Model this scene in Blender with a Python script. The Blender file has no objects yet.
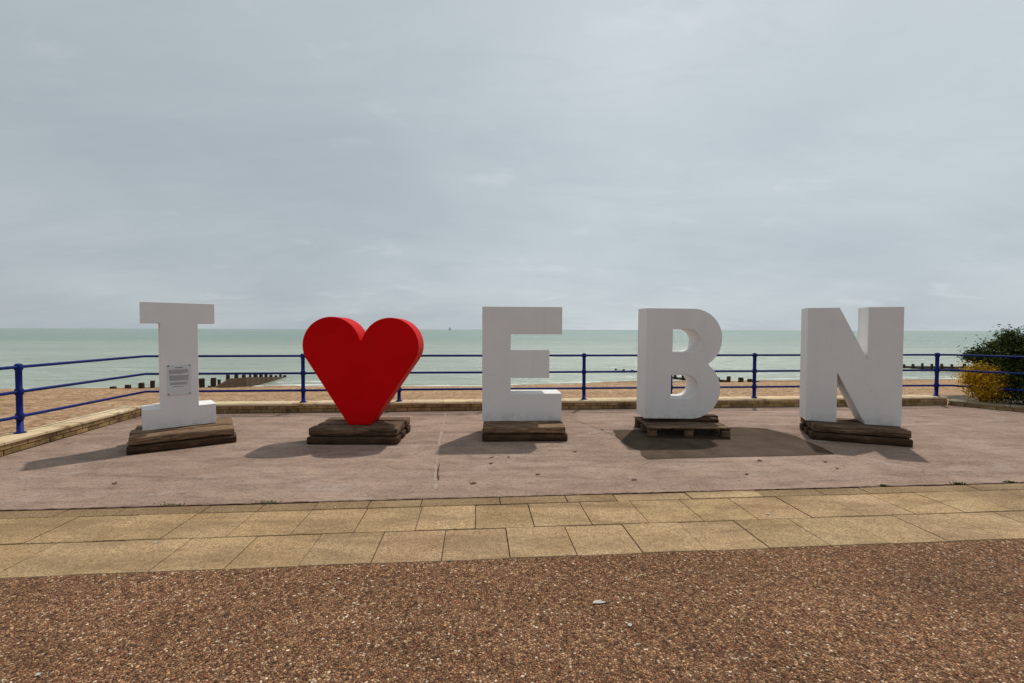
import bpy, bmesh, math, random
import numpy as np
from mathutils import Vector, Matrix, noise as mnoise

random.seed(7)
rng = np.random.default_rng(7)
S = bpy.context.scene
COL = S.collection
R = math.radians

# ------------------------------------------------------------------ camera
cam_d = bpy.data.cameras.new('camera')
cam_d.sensor_width = 36.0
cam_d.lens = 445.0 / 1024.0 * 36.0
cam_d.clip_start = 0.05
cam_d.clip_end = 60000.0
cam = bpy.data.objects.new('camera', cam_d)
COL.objects.link(cam)
pitch, roll = math.atan(12.0 / 445.0), math.atan(3.0 / 1024.0)
fw = Vector((0, math.cos(pitch), -math.sin(pitch)))
rt = Vector((1, 0, 0))
up = rt.cross(fw)
r2 = math.cos(roll) * rt + math.sin(roll) * up
u2 = -math.sin(roll) * rt + math.cos(roll) * up
M3 = Matrix((r2, u2, -fw)).transposed()
cam.matrix_world = Matrix.Translation((0, 0, 1.58)) @ M3.to_4x4()
S.camera = cam

# ------------------------------------------------------------------ sky, sun, exposure
SUNV = Vector((0.27, 0.52, 1.0)).normalized()
elev = math.asin(SUNV.z)
azim = math.atan2(SUNV.x, SUNV.y)
W = bpy.data.worlds.new('World')
S.world = W
W.use_nodes = True
wn, wl = W.node_tree.nodes, W.node_tree.links
wn.clear()


def wnode(t, **kw):
    n = wn.new(t)
    for k, v in kw.items():
        setattr(n, k, v)
    return n


def wmath(op, a, b=None):
    n = wnode('ShaderNodeMath', operation=op)
    for i, v in enumerate((a, b)):
        if v is None:
            continue
        if isinstance(v, (int, float)):
            n.inputs[i].default_value = v
        else:
            wl.new(v, n.inputs[i])
    return n.outputs[0]


out = wnode('ShaderNodeOutputWorld')
bg = wnode('ShaderNodeBackground')
bg.inputs['Strength'].default_value = 0.10
sky = wnode('ShaderNodeTexSky', sky_type='NISHITA', sun_disc=False, sun_elevation=elev, sun_rotation=azim)
sky.air_density = 1.0
sky.dust_density = 2.0
tc = wnode('ShaderNodeTexCoord')
sep = wnode('ShaderNodeSeparateXYZ')
wl.new(tc.outputs['Generated'], sep.inputs[0])
zc = wmath('ADD', wmath('MAXIMUM', sep.outputs['Z'], 0.0), 0.24)
cmb = wnode('ShaderNodeCombineXYZ')
wl.new(wmath('DIVIDE', sep.outputs['X'], zc), cmb.inputs[0])
wl.new(wmath('DIVIDE', sep.outputs['Y'], zc), cmb.inputs[1])


def wnoise(scale, detail, rough, loc=(0, 0, 0), sc=(1, 1, 1), rot=0, dist=0.0):
    mp = wnode('ShaderNodeMapping')
    mp.inputs['Location'].default_value = loc
    mp.inputs['Scale'].default_value = sc
    mp.inputs['Rotation'].default_value = (0, 0, rot)
    wl.new(cmb.outputs[0], mp.inputs[0])
    n = wnode('ShaderNodeTexNoise')
    n.inputs['Scale'].default_value = scale
    n.inputs['Detail'].default_value = detail
    n.inputs['Roughness'].default_value = rough
    n.inputs['Distortion'].default_value = dist
    wl.new(mp.outputs[0], n.inputs['Vector'])
    return n.outputs['Fac']


def wramp(fac, stops):
    n = wnode('ShaderNodeValToRGB')
    e = n.color_ramp.elements
    while len(e) < len(stops):
        e.new(0.5)
    for el, (p, c) in zip(e, stops):
        el.position = p
        el.color = (c[0], c[1], c[2], 1)
    wl.new(fac, n.inputs[0])
    return n.outputs[0]


def wmix(fac, a, b, mode='MIX'):
    n = wnode('ShaderNodeMix', data_type='RGBA', blend_type=mode)
    if isinstance(fac, (int, float)):
        n.inputs[0].default_value = fac
    else:
        wl.new(fac, n.inputs[0])
    for i, v in ((6, a), (7, b)):
        if isinstance(v, tuple):
            n.inputs[i].default_value = (*v, 1)
        else:
            wl.new(v, n.inputs[i])
    return n.outputs[2]


big = wnoise(0.62, 4.0, 0.5, loc=(3.1, 1.7, 0), sc=(1, 0.8, 1), rot=0.5)
streak = wnoise(1.25, 8.0, 0.62, loc=(0.4, 5.2, 0), sc=(0.6, 1.25, 1), rot=-0.25, dist=0.5)
puff = wnoise(3.2, 6.0, 0.55, loc=(1.2, 0.3, 2), sc=(0.8, 1.0, 1), dist=0.3)
# overcast cloud radiance (before the 0.10 background strength)
ccol = wramp(big, [(0.38, (3.50, 3.98, 4.38)), (0.64, (4.85, 5.36, 5.60))])
ccol = wmix(wmath('MULTIPLY', streak, 0.85), ccol, wramp(streak, [(0.36, (3.95, 4.47, 4.82)), (0.64, (4.65, 5.18, 5.44))]))
wisp = wnoise(2.6, 9.0, 0.66, loc=(7.3, 2.2, 0), sc=(0.55, 1.5, 1), rot=0.3, dist=0.9)
ccol = wmix(wramp(wisp, [(0.50, (0, 0, 0)), (0.70, (0.5, 0.5, 0.5))]), ccol, (3.78, 4.22, 4.66))
pf = wramp(puff, [(0.60, (0, 0, 0)), (0.70, (1, 1, 1))])
ccol = wmix(wmath('MULTIPLY', pf, 0.30), ccol, (5.6, 6.0, 6.25))
# the cloud deck is thicker over the left-hand (east) side of the bay
side = wnode('ShaderNodeMapRange')
wl.new(sep.outputs['X'], side.inputs[0])
side.inputs[1].default_value = -0.75
side.inputs[2].default_value = 0.25
side.inputs[3].default_value = 0.84
side.inputs[4].default_value = 1.03
sv = wnode('ShaderNodeVectorMath', operation='SCALE')
wl.new(ccol, sv.inputs[0])
wl.new(side.outputs[0], sv.inputs['Scale'])
# the overcast glows around the sun over the sea and is duller over the land behind
dull = wnode('ShaderNodeMapRange')
wl.new(sep.outputs['Y'], dull.inputs[0])
dull.interpolation_type = 'SMOOTHSTEP'
dull.inputs[1].default_value = -0.9
dull.inputs[2].default_value = 0.2
dull.inputs[3].default_value = 0.86
dull.inputs[4].default_value = 1.14
sv2 = wnode('ShaderNodeVectorMath', operation='SCALE')
wl.new(sv.outputs[0], sv2.inputs[0])
wl.new(dull.outputs[0], sv2.inputs['Scale'])
fin = wmix(0.94, sky.outputs[0], sv2.outputs[0])
wl.new(fin, bg.inputs['Color'])
wl.new(bg.outputs[0], out.inputs['Surface'])

sd = bpy.data.lights.new('sun', 'SUN')
sd.energy = 2.5
sd.angle = R(1.2)
sd.color = (1.0, 0.94, 0.84)
sun = bpy.data.objects.new('sun', sd)
COL.objects.link(sun)
sun.rotation_euler = SUNV.to_track_quat('Z', 'Y').to_euler()
sun.location = (6, 10, 24)

S.view_settings.view_transform = 'Standard'
S.view_settings.look = 'None'
S.view_settings.exposure = 0.12
S.view_settings.gamma = 1.0
S.view_settings.use_curve_mapping = False


# ------------------------------------------------------------------ material helpers
class NT:
    def __init__(self, name):
        self.m = bpy.data.materials.new(name)
        self.m.use_nodes = True
        self.t = self.m.node_tree
        self.n, self.l = self.t.nodes, self.t.links
        self.b = self.n['Principled BSDF']
        self._tc = self.n.new('ShaderNodeTexCoord')

    def coord(self, scale=(1, 1, 1), rot=(0, 0, 0), loc=(0, 0, 0), rnd=False, src='Object'):
        mp = self.n.new('ShaderNodeMapping')
        mp.inputs['Scale'].default_value = scale
        mp.inputs['Rotation'].default_value = rot
        mp.inputs['Location'].default_value = loc
        self.l.new(self._tc.outputs[src], mp.inputs[0])
        if rnd:
            oi = self.n.new('ShaderNodeObjectInfo')
            cx = self.n.new('ShaderNodeVectorMath')
            cx.operation = 'SCALE'
            cx.inputs[0].default_value = (37.0, 61.0, 23.0)
            self.l.new(oi.outputs['Random'], cx.inputs['Scale'])
            self.l.new(cx.outputs[0], mp.inputs['Location'])
        return mp.outputs[0]

    def noise(self, vec, scale, detail=4.0, rough=0.55, dist=0.0, out='Fac'):
        n = self.n.new('ShaderNodeTexNoise')
        n.inputs['Scale'].default_value = scale
        n.inputs['Detail'].default_value = detail
        n.inputs['Roughness'].default_value = rough
        n.inputs['Distortion'].default_value = dist
        self.l.new(vec, n.inputs['Vector'])
        return n.outputs[out]

    def voro(self, vec, scale, feature='F1', out='Color', rand=1.0):
        n = self.n.new('ShaderNodeTexVoronoi')
        n.feature = feature
        n.inputs['Scale'].default_value = scale
        n.inputs['Randomness'].default_value = rand
        self.l.new(vec, n.inputs['Vector'])
        return n.outputs[out]

    def ramp(self, fac, stops, interp='LINEAR'):
        n = self.n.new('ShaderNodeValToRGB')
        n.color_ramp.interpolation = interp
        e = n.color_ramp.elements
        while len(e) < len(stops):
            e.new(0.5)
        for el, (p, c) in zip(e, stops):
            el.position = p
            if isinstance(c, (int, float)):
                c = (c, c, c)
            el.color = (c[0], c[1], c[2], 1)
        self.l.new(fac, n.inputs[0])
        return n.outputs[0]

    def mix(self, fac, a, b, mode='MIX'):
        n = self.n.new('ShaderNodeMix')
        n.data_type = 'RGBA'
        n.blend_type = mode
        if isinstance(fac, (int, float)):
            n.inputs[0].default_value = fac
        else:
            self.l.new(fac, n.inputs[0])
        for i, v in ((6, a), (7, b)):
            if isinstance(v, tuple):
                n.inputs[i].default_value = (*v, 1)
            else:
                self.l.new(v, n.inputs[i])
        return n.outputs[2]

    def math(self, op, a, b=None):
        n = self.n.new('ShaderNodeMath')
        n.operation = op
        for i, v in enumerate((a, b)):
            if v is None:
                continue
            if isinstance(v, (int, float)):
                n.inputs[i].default_value = v
            else:
                self.l.new(v, n.inputs[i])
        return n.outputs[0]

    def sepx(self, vec, ch):
        n = self.n.new('ShaderNodeSeparateXYZ')
        self.l.new(vec, n.inputs[0])
        return n.outputs[ch]

    def attr(self, name):
        n = self.n.new('ShaderNodeAttribute')
        n.attribute_name = name
        return n.outputs['Color']

    def bump(self, h, strength=0.3, dist=0.01, prev=None):
        n = self.n.new('ShaderNodeBump')
        n.inputs['Strength'].default_value = strength
        n.inputs['Distance'].default_value = dist
        self.l.new(h, n.inputs['Height'])
        if prev is not None:
            self.l.new(prev, n.inputs['Normal'])
        return n.outputs[0]

    def fin(self, col, rough=0.8, bump=None, spec=None, metal=None):
        if isinstance(col, tuple):
            self.b.inputs['Base Color'].default_value = (*col, 1)
        else:
            self.l.new(col, self.b.inputs['Base Color'])
        if isinstance(rough, (int, float)):
            self.b.inputs['Roughness'].default_value = rough
        else:
            self.l.new(rough, self.b.inputs['Roughness'])
        if bump is not None:
            self.l.new(bump, self.b.inputs['Normal'])
        if spec is not None:
            self.b.inputs['Specular IOR Level'].default_value = spec
        if metal is not None:
            self.b.inputs['Metallic'].default_value = metal
        return self.m


# ------------------------------------------------------------------ materials
def mat_terrace():
    t = NT('terrace_concrete')
    v = t.coord()
    a = t.noise(v, 0.55, 6, 0.6, 0.4)
    c = t.ramp(a, [(0.30, (0.260, 0.181, 0.140)), (0.55, (0.338, 0.242, 0.192)), (0.75, (0.400, 0.296, 0.240))])
    # scuffed dark streaks that run along the seafront
    st = t.noise(t.coord(scale=(0.5, 2.6, 1), rot=(0, 0, -0.1)), 1.5, 7, 0.66, 0.7)
    c = t.mix(t.ramp(st, [(0.48, 0.0), (0.70, 0.65)]), c, (0.150, 0.104, 0.080))
    pale = t.noise(t.coord(scale=(0.8, 1.3, 1), loc=(4, 2, 0)), 1.9, 3, 0.5, 0.8)
    c = t.mix(t.ramp(pale, [(0.62, 0.0), (0.68, 0.35)]), c, (0.40, 0.335, 0.30))
    # hairline cracks: edges of large distorted cells
    wv = t.n.new('ShaderNodeVectorMath')
    wv.operation = 'ADD'
    t.l.new(v, wv.inputs[0])
    sc = t.n.new('ShaderNodeVectorMath')
    sc.operation = 'SCALE'
    sc.inputs['Scale'].default_value = 0.5
    t.l.new(t.noise(v, 1.3, 5, 0.6, 0, 'Color'), sc.inputs[0])
    t.l.new(sc.outputs[0], wv.inputs[1])
    cr = t.voro(wv.outputs[0], 0.62, 'DISTANCE_TO_EDGE', 'Distance')
    crm = t.ramp(cr, [(0.0, 1.0), (0.004, 0.0)])
    gate = t.ramp(t.noise(v, 0.8, 2, 0.5), [(0.52, 0.0), (0.60, 0.55)])
    c = t.mix(t.math('MULTIPLY', crm, gate), c, (0.085, 0.065, 0.055))
    sp = t.noise(v, 95, 3, 0.7)
    mot = t.noise(t.coord(scale=(0.75, 1.2, 1)), 4.5, 8, 0.72, 0.5)
    c = t.mix(1.0, c, t.ramp(mot, [(0.28, (0.74, 0.73, 0.72)), (0.5, (1.0, 1.0, 1.0)), (0.72, (1.18, 1.17, 1.16))]), 'MULTIPLY')
    c = t.mix(0.9, c, t.mix(1.0, c, t.ramp(sp, [(0.3, 0.45), (0.7, 1.5)]), 'MULTIPLY'))
    gr = t.noise(t.coord(scale=(1, 1.5, 1)), 19, 6, 0.78, 0.2)
    c = t.mix(1.0, c, t.ramp(gr, [(0.32, (0.58, 0.56, 0.54)), (0.48, (1.0, 1.0, 1.0)), (0.70, (1.16, 1.15, 1.13))]), 'MULTIPLY')
    grit = t.voro(v, 9.0, 'F1', 'Distance')
    c = t.mix(t.ramp(grit, [(0.07, 0.6), (0.13, 0.0)]), c, (0.12, 0.075, 0.05))
    gum = t.voro(v, 2.1, 'F1', 'Distance')
    c = t.mix(t.ramp(gum, [(0.030, 0.5), (0.050, 0.0)]), c, (0.14, 0.11, 0.10))
    b = t.bump(sp, 0.35, 0.006)
    b = t.bump(a, 0.3, 0.05, b)
    return t.fin(c, 0.95, b, 0.08)


def mat_patch():
    t = NT('old_asphalt')
    v = t.coord()
    a = t.noise(v, 2.2, 6, 0.65, 0.5)
    c = t.ramp(a, [(0.3, (0.062, 0.043, 0.031)), (0.7, (0.120, 0.085, 0.062))])
    sp = t.noise(v, 80, 3, 0.7)
    c = t.mix(0.6, c, t.mix(1.0, c, t.ramp(sp, [(0.3, 0.45), (0.7, 1.5)]), 'MULTIPLY'))
    return t.fin(c, 0.95, t.bump(sp, 0.5, 0.008), 0.05)


def mat_aggregate():
    t = NT('resin_bound_gravel')
    v = t.coord()
    rv = t.voro(v, 74, 'F1', 'Color')
    r = t.sepx(rv, 0)
    g = t.sepx(rv, 1)
    c = t.ramp(r, [(0.0, (0.065, 0.030, 0.017)), (0.15, (0.155, 0.076, 0.040)), (0.30, (0.265, 0.132, 0.066)),
                   (0.50, (0.355, 0.185, 0.092)), (0.64, (0.460, 0.265, 0.138)), (0.78, (0.320, 0.112, 0.052)),
                   (0.85, (0.58, 0.345, 0.165)), (0.955, (0.80, 0.62, 0.42))], 'CONSTANT')
    c = t.mix(0.45, c, t.mix(1.0, c, t.ramp(g, [(0, 0.55), (1, 1.5)]), 'MULTIPLY'))
    d = t.voro(v, 74, 'DISTANCE_TO_EDGE', 'Distance')
    c = t.mix(t.ramp(d, [(0.0, 0.9), (0.12, 0.0)]), c, (0.040, 0.022, 0.014))
    # second, smaller stones between the larger ones
    r3 = t.sepx(t.voro(t.coord(loc=(3.3, 1.1, 0)), 150, 'F1', 'Color'), 0)
    c = t.mix(0.30, c, t.ramp(r3, [(0.1, (0.060, 0.030, 0.017)), (0.6, (0.26, 0.132, 0.066)), (0.93, (0.60, 0.38, 0.20))]))
    wear = t.noise(t.coord(scale=(0.7, 1.2, 1)), 1.1, 5, 0.6, 0.5)
    c = t.mix(1.0, c, t.ramp(wear, [(0.3, (0.88, 0.85, 0.90)), (0.7, (1.30, 1.25, 1.32))]), 'MULTIPLY')
    h = t.math('MINIMUM', d, 0.28)
    b = t.bump(h, 1.0, 0.03)
    return t.fin(c, 0.85, b, 0.12)


def mat_slab(name='buff_paving'):
    t = NT(name)
    v = t.coord()
    a = t.noise(v, 1.4, 6, 0.62, 0.5)
    c = t.ramp(a, [(0.3, (0.335, 0.222, 0.120)), (0.55, (0.415, 0.288, 0.162)), (0.75, (0.475, 0.342, 0.205))])
    c = t.mix(1.0, c, t.attr('tint'), 'MULTIPLY')
    sp = t.voro(v, 150, 'F1', 'Color')
    c = t.mix(0.6, c, t.mix(1.0, c, t.ramp(t.sepx(sp, 0), [(0.0, 0.30), (0.45, 0.95), (1.0, 1.6)]), 'MULTIPLY'))
    st = t.noise(t.coord(scale=(0.6, 2.4, 1), loc=(1, 7, 0)), 1.6, 6, 0.66, 0.5)
    c = t.mix(t.ramp(st, [(0.44, 0.0), (0.70, 0.75)]), c, (0.185, 0.120, 0.066))
    sp2 = t.noise(v, 26, 5, 0.75)
    c = t.mix(1.0, c, t.ramp(sp2, [(0.3, 0.74), (0.7, 1.18)]), 'MULTIPLY')
    fine = t.noise(v, 60, 3, 0.7)
    return t.fin(c, 0.88, t.bump(fine, 0.4, 0.006), 0.1)


def mat_plain(name, col, rough=0.8, var=0.25, scale=3.0, bump=0.3, bdist=0.004, rnd=False, spec=None, metal=None):
    t = NT(name)
    v = t.coord(rnd=rnd)
    a = t.noise(v, scale, 6, 0.62, 0.3)
    lo = tuple(x * (1 - var) for x in col)
    hi = tuple(min(1, x * (1 + var)) for x in col)
    c = t.ramp(a, [(0.3, lo), (0.7, hi)])
    b = t.bump(t.noise(v, scale * 14, 4, 0.65), bump, bdist) if bump else None
    return t.fin(c, rough, b, spec, metal)


def mat_beach():
    t = NT('shingle')
    v = t.coord()
    cells = t.sepx(t.voro(v, 11.0, 'F1', 'Color'), 0)
    c = t.ramp(cells, [(0.0, (0.22, 0.128, 0.066)), (0.4, (0.365, 0.222, 0.120)), (0.75, (0.46, 0.295, 0.170)), (1.0, (0.60, 0.44, 0.29))])
    big_ = t.noise(t.coord(scale=(0.25, 1.0, 1)), 0.6, 6, 0.62, 0.6)
    c = t.mix(1.0, c, t.ramp(big_, [(0.3, (0.80, 0.77, 0.74)), (0.7, (1.12, 1.1, 1.06))]), 'MULTIPLY')
    band = t.noise(t.coord(scale=(0.08, 1.6, 1)), 0.5, 5, 0.6, 0.5)
    c = t.mix(t.ramp(band, [(0.56, 0.0), (0.68, 0.45)]), c, (0.22, 0.125, 0.062))
    # wet stones just above the water
    wet = t.ramp(t.sepx(v, 2), [(0.0, 1.0), (1.0, 1.0)])
    mr = t.n.new('ShaderNodeMapRange')
    t.l.new(t.sepx(v, 2), mr.inputs[0])
    mr.inputs[1].default_value = -2.82
    mr.inputs[2].default_value = -2.66
    mr.inputs[3].default_value = 0.55
    mr.inputs[4].default_value = 0.0
    c = t.mix(mr.outputs[0], c, (0.16, 0.088, 0.046))
    mid_ = t.noise(t.coord(scale=(0.7, 1.4, 1)), 3.2, 7, 0.75, 0.4)
    c = t.mix(1.0, c, t.ramp(mid_, [(0.3, (0.62, 0.58, 0.54)), (0.5, (1.0, 0.98, 0.95)), (0.7, (1.22, 1.18, 1.12))]), 'MULTIPLY')
    b = t.bump(t.noise(v, 9.0, 5, 0.7), 1.0, 0.07)
    return t.fin(c, 0.85, b, 0.3)


def mat_sea():
    t = NT('sea_water')
    v = t.coord()
    # milky green water, more sediment near the shore
    y = t.sepx(v, 1)
    mr = t.n.new('ShaderNodeMapRange')
    t.l.new(y, mr.inputs[0])
    mr.inputs[1].default_value = 36.0
    mr.inputs[2].default_value = 230.0
    mr.interpolation_type = 'SMOOTHERSTEP'
    c = t.mix(mr.outputs[0], (0.375, 0.415, 0.315), (0.165, 0.262, 0.190))
    pat = t.noise(t.coord(scale=(0.012, 0.05, 1)), 1.0, 6, 0.6, 0.6)
    c = t.mix(t.ramp(pat, [(0.36, 0.45), (0.62, 0.0)]), c, (0.11, 0.18, 0.145))
    ln = t.noise(t.coord(scale=(0.10, 0.55, 1)), 1.0, 8, 0.72, 1.2)
    c = t.mix(t.ramp(ln, [(0.52, 0.0), (0.68, 0.6)]), c, (0.50, 0.54, 0.46))
    w1 = t.noise(t.coord(scale=(0.35, 1.0, 1), rot=(0, 0, 0.12)), 0.55, 5, 0.6, 0.5)
    w2 = t.noise(t.coord(scale=(0.5, 1.0, 1), rot=(0, 0, -0.2)), 2.6, 4, 0.6, 0.3)
    b = t.bump(w1, 0.9, 1.3)
    b = t.bump(w2, 0.5, 0.16, b)
    m = t.fin(c, 0.22, b, 0.35)
    return m


def mat_white():
    t = NT('white_paint')
    v = t.coord(rnd=True)
    a = t.noise(v, 1.6, 5, 0.6, 0.4)
    c = t.ramp(a, [(0.3, (0.745, 0.725, 0.715)), (0.7, (0.80, 0.785, 0.775))])
    st = t.noise(t.coord(scale=(9, 9, 0.5), rnd=True), 1.0, 5, 0.65, 0.4)
    c = t.mix(t.ramp(st, [(0.54, 0.0), (0.78, 0.18)]), c, (0.56, 0.52, 0.49))
    sc = t.noise(t.coord(scale=(2.0, 2.0, 4.0), rnd=True), 4.0, 7, 0.7, 1.2)
    c = t.mix(t.ramp(sc, [(0.64, 0.0), (0.70, 0.40)]), c, (0.50, 0.46, 0.43))
    # mud splashes on the lowest part
    mr = t.n.new('ShaderNodeMapRange')
    t.l.new(t.sepx(t.coord(), 2), mr.inputs[0])
    mr.inputs[1].default_value = 0.0
    mr.inputs[2].default_value = 0.16
    mr.inputs[3].default_value = 1.0
    mr.inputs[4].default_value = 0.0
    mud = t.math('MULTIPLY', mr.outputs[0], t.ramp(t.noise(v, 9, 6, 0.7), [(0.42, 0.0), (0.66, 0.55)]))
    c = t.mix(mud, c, (0.33, 0.28, 0.24))
    b = t.bump(t.noise(v, 5, 3, 0.5), 0.12, 0.02)
    b = t.bump(t.noise(v, 120, 3, 0.6), 0.10, 0.003, b)
    return t.fin(c, 0.55, b, 0.4)


def mat_red():
    t = NT('red_paint')
    v = t.coord()
    a = t.noise(v, 2.0, 5, 0.6, 0.4)
    c = t.ramp(a, [(0.3, (0.56, 0.0012, 0.003)), (0.7, (0.64, 0.0016, 0.004))])
    sc = t.noise(v, 7.0, 7, 0.7, 1.0)
    c = t.mix(t.ramp(sc, [(0.64, 0.0), (0.74, 0.35)]), c, (0.33, 0.004, 0.006))
    b = t.bump(t.noise(v, 6, 3, 0.5), 0.10, 0.02)
    b = t.bump(t.noise(v, 110, 3, 0.6), 0.12, 0.003, b)
    return t.fin(c, 0.5, b, 0.06)


def mat_wood(name, dark, mid, light, worn=0.5):
    t = NT(name)
    v = t.coord(scale=(1.2, 14, 14), rnd=True)
    g = t.noise(v, 2.2, 8, 0.70, 1.0)
    c = t.ramp(g, [(0.34, dark), (0.50, mid), (0.66, light)])
    big_ = t.noise(t.coord(scale=(1.5, 3, 3), rnd=True), 2.2, 5, 0.6, 0.6)
    c = t.mix(t.ramp(big_, [(0.50, 0.0), (0.70, worn)]), c, tuple(x * 0.5 for x in dark))
    # splits along the grain
    sp = t.noise(t.coord(scale=(0.8, 30, 30), rnd=True), 1.4, 4, 0.6, 0.8)
    split = t.ramp(sp, [(0.30, 0.9), (0.36, 0.0)])
    c = t.mix(split, c, tuple(x * 0.25 for x in dark))
    b = t.bump(g, 0.7, 0.012)
    b = t.bump(split, -0.6, 0.01, b)
    return t.fin(c, 0.9, b, 0.2)


def mat_blue():
    t = NT('blue_gloss_paint')
    v = t.coord()
    a = t.noise(v, 5.0, 5, 0.6)
    c = t.ramp(a, [(0.3, (0.004, 0.013, 0.125)), (0.7, (0.007, 0.022, 0.185))])
    ch = t.noise(v, 23, 6, 0.7, 0.5)
    c = t.mix(t.ramp(ch, [(0.66, 0.0), (0.72, 0.8)]), c, (0.09, 0.05, 0.035))
    return t.fin(c, 0.55, t.bump(ch, 0.25, 0.004), 0.15)


def mat_brick():
    t = NT('yellow_stock_brick')
    v = t.coord()
    a = t.noise(v, 6.0, 6, 0.65, 0.5)
    c = t.ramp(a, [(0.3, (0.27, 0.175, 0.075)), (0.7, (0.47, 0.335, 0.165))])
    c = t.mix(1.0, c, t.attr('tint'), 'MULTIPLY')
    d = t.noise(t.coord(scale=(1, 1, 0.4)), 2.2, 6, 0.68, 0.6)
    c = t.mix(t.ramp(d, [(0.52, 0.0), (0.66, 0.8)]), c, (0.075, 0.046, 0.028))
    return t.fin(c, 0.9, t.bump(t.noise(v, 70, 4, 0.7), 0.5, 0.006), 0.2)


def mat_coping(green=0.0):
    t = NT('cast_stone')
    v = t.coord()
    a = t.noise(v, 2.2, 6, 0.65, 0.5)
    hi, lo = (0.76, 0.60, 0.40), (0.56, 0.42, 0.265)
    if green:
        hi, lo = (0.33, 0.29, 0.185), (0.20, 0.19, 0.115)
    c = t.ramp(a, [(0.3, lo), (0.7, hi)])
    c = t.mix(1.0, c, t.attr('tint'), 'MULTIPLY')
    d = t.noise(v, 3.1, 7, 0.7, 0.8)
    c = t.mix(t.ramp(d, [(0.54, 0.0), (0.66, 0.75)]), c, (0.16, 0.095, 0.05))
    return t.fin(c, 0.88, t.bump(t.noise(v, 60, 4, 0.7), 0.35, 0.005), 0.2)


def mat_leaf(name, stops, rough=0.6, trans=0.0):
    t = NT(name)
    c = t.ramp(t.sepx(t.attr('tint'), 0), stops)
    m = t.fin(c, rough, None, 0.08)
    tr = t.n.new('ShaderNodeBsdfTranslucent')
    t.l.new(c, tr.inputs['Color'])
    ms = t.n.new('ShaderNodeMixShader')
    ms.inputs[0].default_value = trans
    t.l.new(t.b.outputs[0], ms.inputs[1])
    t.l.new(tr.outputs[0], ms.inputs[2])
    t.l.new(ms.outputs[0], t.n['Material Output'].inputs['Surface'])
    return m


M_TERR, M_PATCH, M_AGG, M_SLAB = mat_terrace(), mat_patch(), mat_aggregate(), mat_slab()
M_BED = mat_plain('joint_dirt', (0.075, 0.053, 0.036), 0.95, 0.4, 8)
M_BEACH, M_SEA, M_WHITE, M_RED, M_BLUE = mat_beach(), mat_sea(), mat_white(), mat_red(), mat_blue()
M_BRICK, M_COP, M_COPG = mat_brick(), mat_coping(), mat_coping(1)
M_MORTAR = mat_plain('dark_mortar', (0.085, 0.062, 0.042), 0.95, 0.4, 9)
M_WOODD = mat_wood('dark_timber', (0.020, 0.011, 0.006), (0.062, 0.034, 0.018), (0.135, 0.078, 0.042))
M_WOODL = mat_wood('weathered_timber', (0.060, 0.034, 0.020), (0.200, 0.120, 0.070), (0.40, 0.265, 0.160), 0.6)
M_WOODM = mat_wood('grey_brown_timber', (0.035, 0.020, 0.012), (0.135, 0.080, 0.048), (0.31, 0.205, 0.130), 0.6)
M_GROYNE = mat_wood('sea_worn_timber', (0.028, 0.019, 0.013), (0.060, 0.040, 0.027), (0.105, 0.073, 0.050), 0.5)
M_PLANK = mat_wood('wet_brown_planks', (0.050, 0.032, 0.021), (0.115, 0.075, 0.048), (0.19, 0.130, 0.088), 0.4)
M_PLAQ = mat_plain('brushed_plaque', (0.62, 0.635, 0.65), 0.45, 0.06, 4, 0.0, metal=0.0)
M_INK = mat_plain('engraved_letters', (0.075, 0.075, 0.085), 0.6, 0.1, 30, 0.0)
M_STEEL = mat_plain('screw_steel', (0.10, 0.085, 0.075), 0.5, 0.2, 30, 0.0, metal=0.6)
M_SOIL = mat_plain('bed_soil', (0.075, 0.052, 0.034), 0.95, 0.4, 3, 0.8, 0.03)
M_STEM = mat_plain('bark', (0.060, 0.043, 0.030), 0.9, 0.4, 8, 0.5)
M_GREEN = mat_leaf('dark_green_leaf', [(0.0, (0.010, 0.022, 0.007)), (0.45, (0.034, 0.060, 0.011)), (0.80, (0.105, 0.130, 0.020)), (1.0, (0.22, 0.20, 0.028))], 0.7, 0.25)
M_GOLD = mat_leaf('golden_leaf', [(0.0, (0.06, 0.055, 0.010)), (0.30, (0.42, 0.25, 0.014)), (0.70, (0.78, 0.47, 0.020)), (1.0, (0.80, 0.52, 0.04))], 0.7, 0.5)
M_WEED = mat_leaf('weed_leaf', [(0.0, (0.030, 0.050, 0.014)), (1.0, (0.105, 0.13, 0.035))])
M_DRY = mat_plain('dry_leaf', (0.16, 0.070, 0.030), 0.8, 0.4, 40, 0.3, rnd=True)
M_PAPER = mat_plain('scrap_paper', (0.46, 0.42, 0.37), 0.8, 0.25, 40, 0.3, rnd=True)
M_TEAL = mat_plain('green_foil', (0.03, 0.33, 0.16), 0.4, 0.2, 40, 0.2)
M_SHIP = mat_plain('far_hull', (0.36, 0.42, 0.43), 0.7, 0.1, 1, 0.0)  # paled towards the sky: the fading with distance is put into the colour
M_SAIL = mat_plain('far_sail', (0.55, 0.62, 0.65), 0.8, 0.1, 1, 0.0)  # same distance fade in the sail colour, as the scene has no haze
M_FEATH = mat_plain('grey_feathers', (0.30, 0.31, 0.33), 0.8, 0.2, 20, 0.0)


def mat_foam():
    t = NT('sea_foam')
    v = t.coord(scale=(0.5, 1.2, 1))
    a = t.noise(v, 1.1, 8, 0.72, 0.8)
    c = t.mix(t.ramp(a, [(0.35, 0.0), (0.55, 1.0)]), (0.40, 0.44, 0.35), (0.74, 0.75, 0.68))
    return t.fin(c, 0.6, t.bump(a, 0.5, 0.05), 0.3)


M_FOAM = mat_foam()


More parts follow.
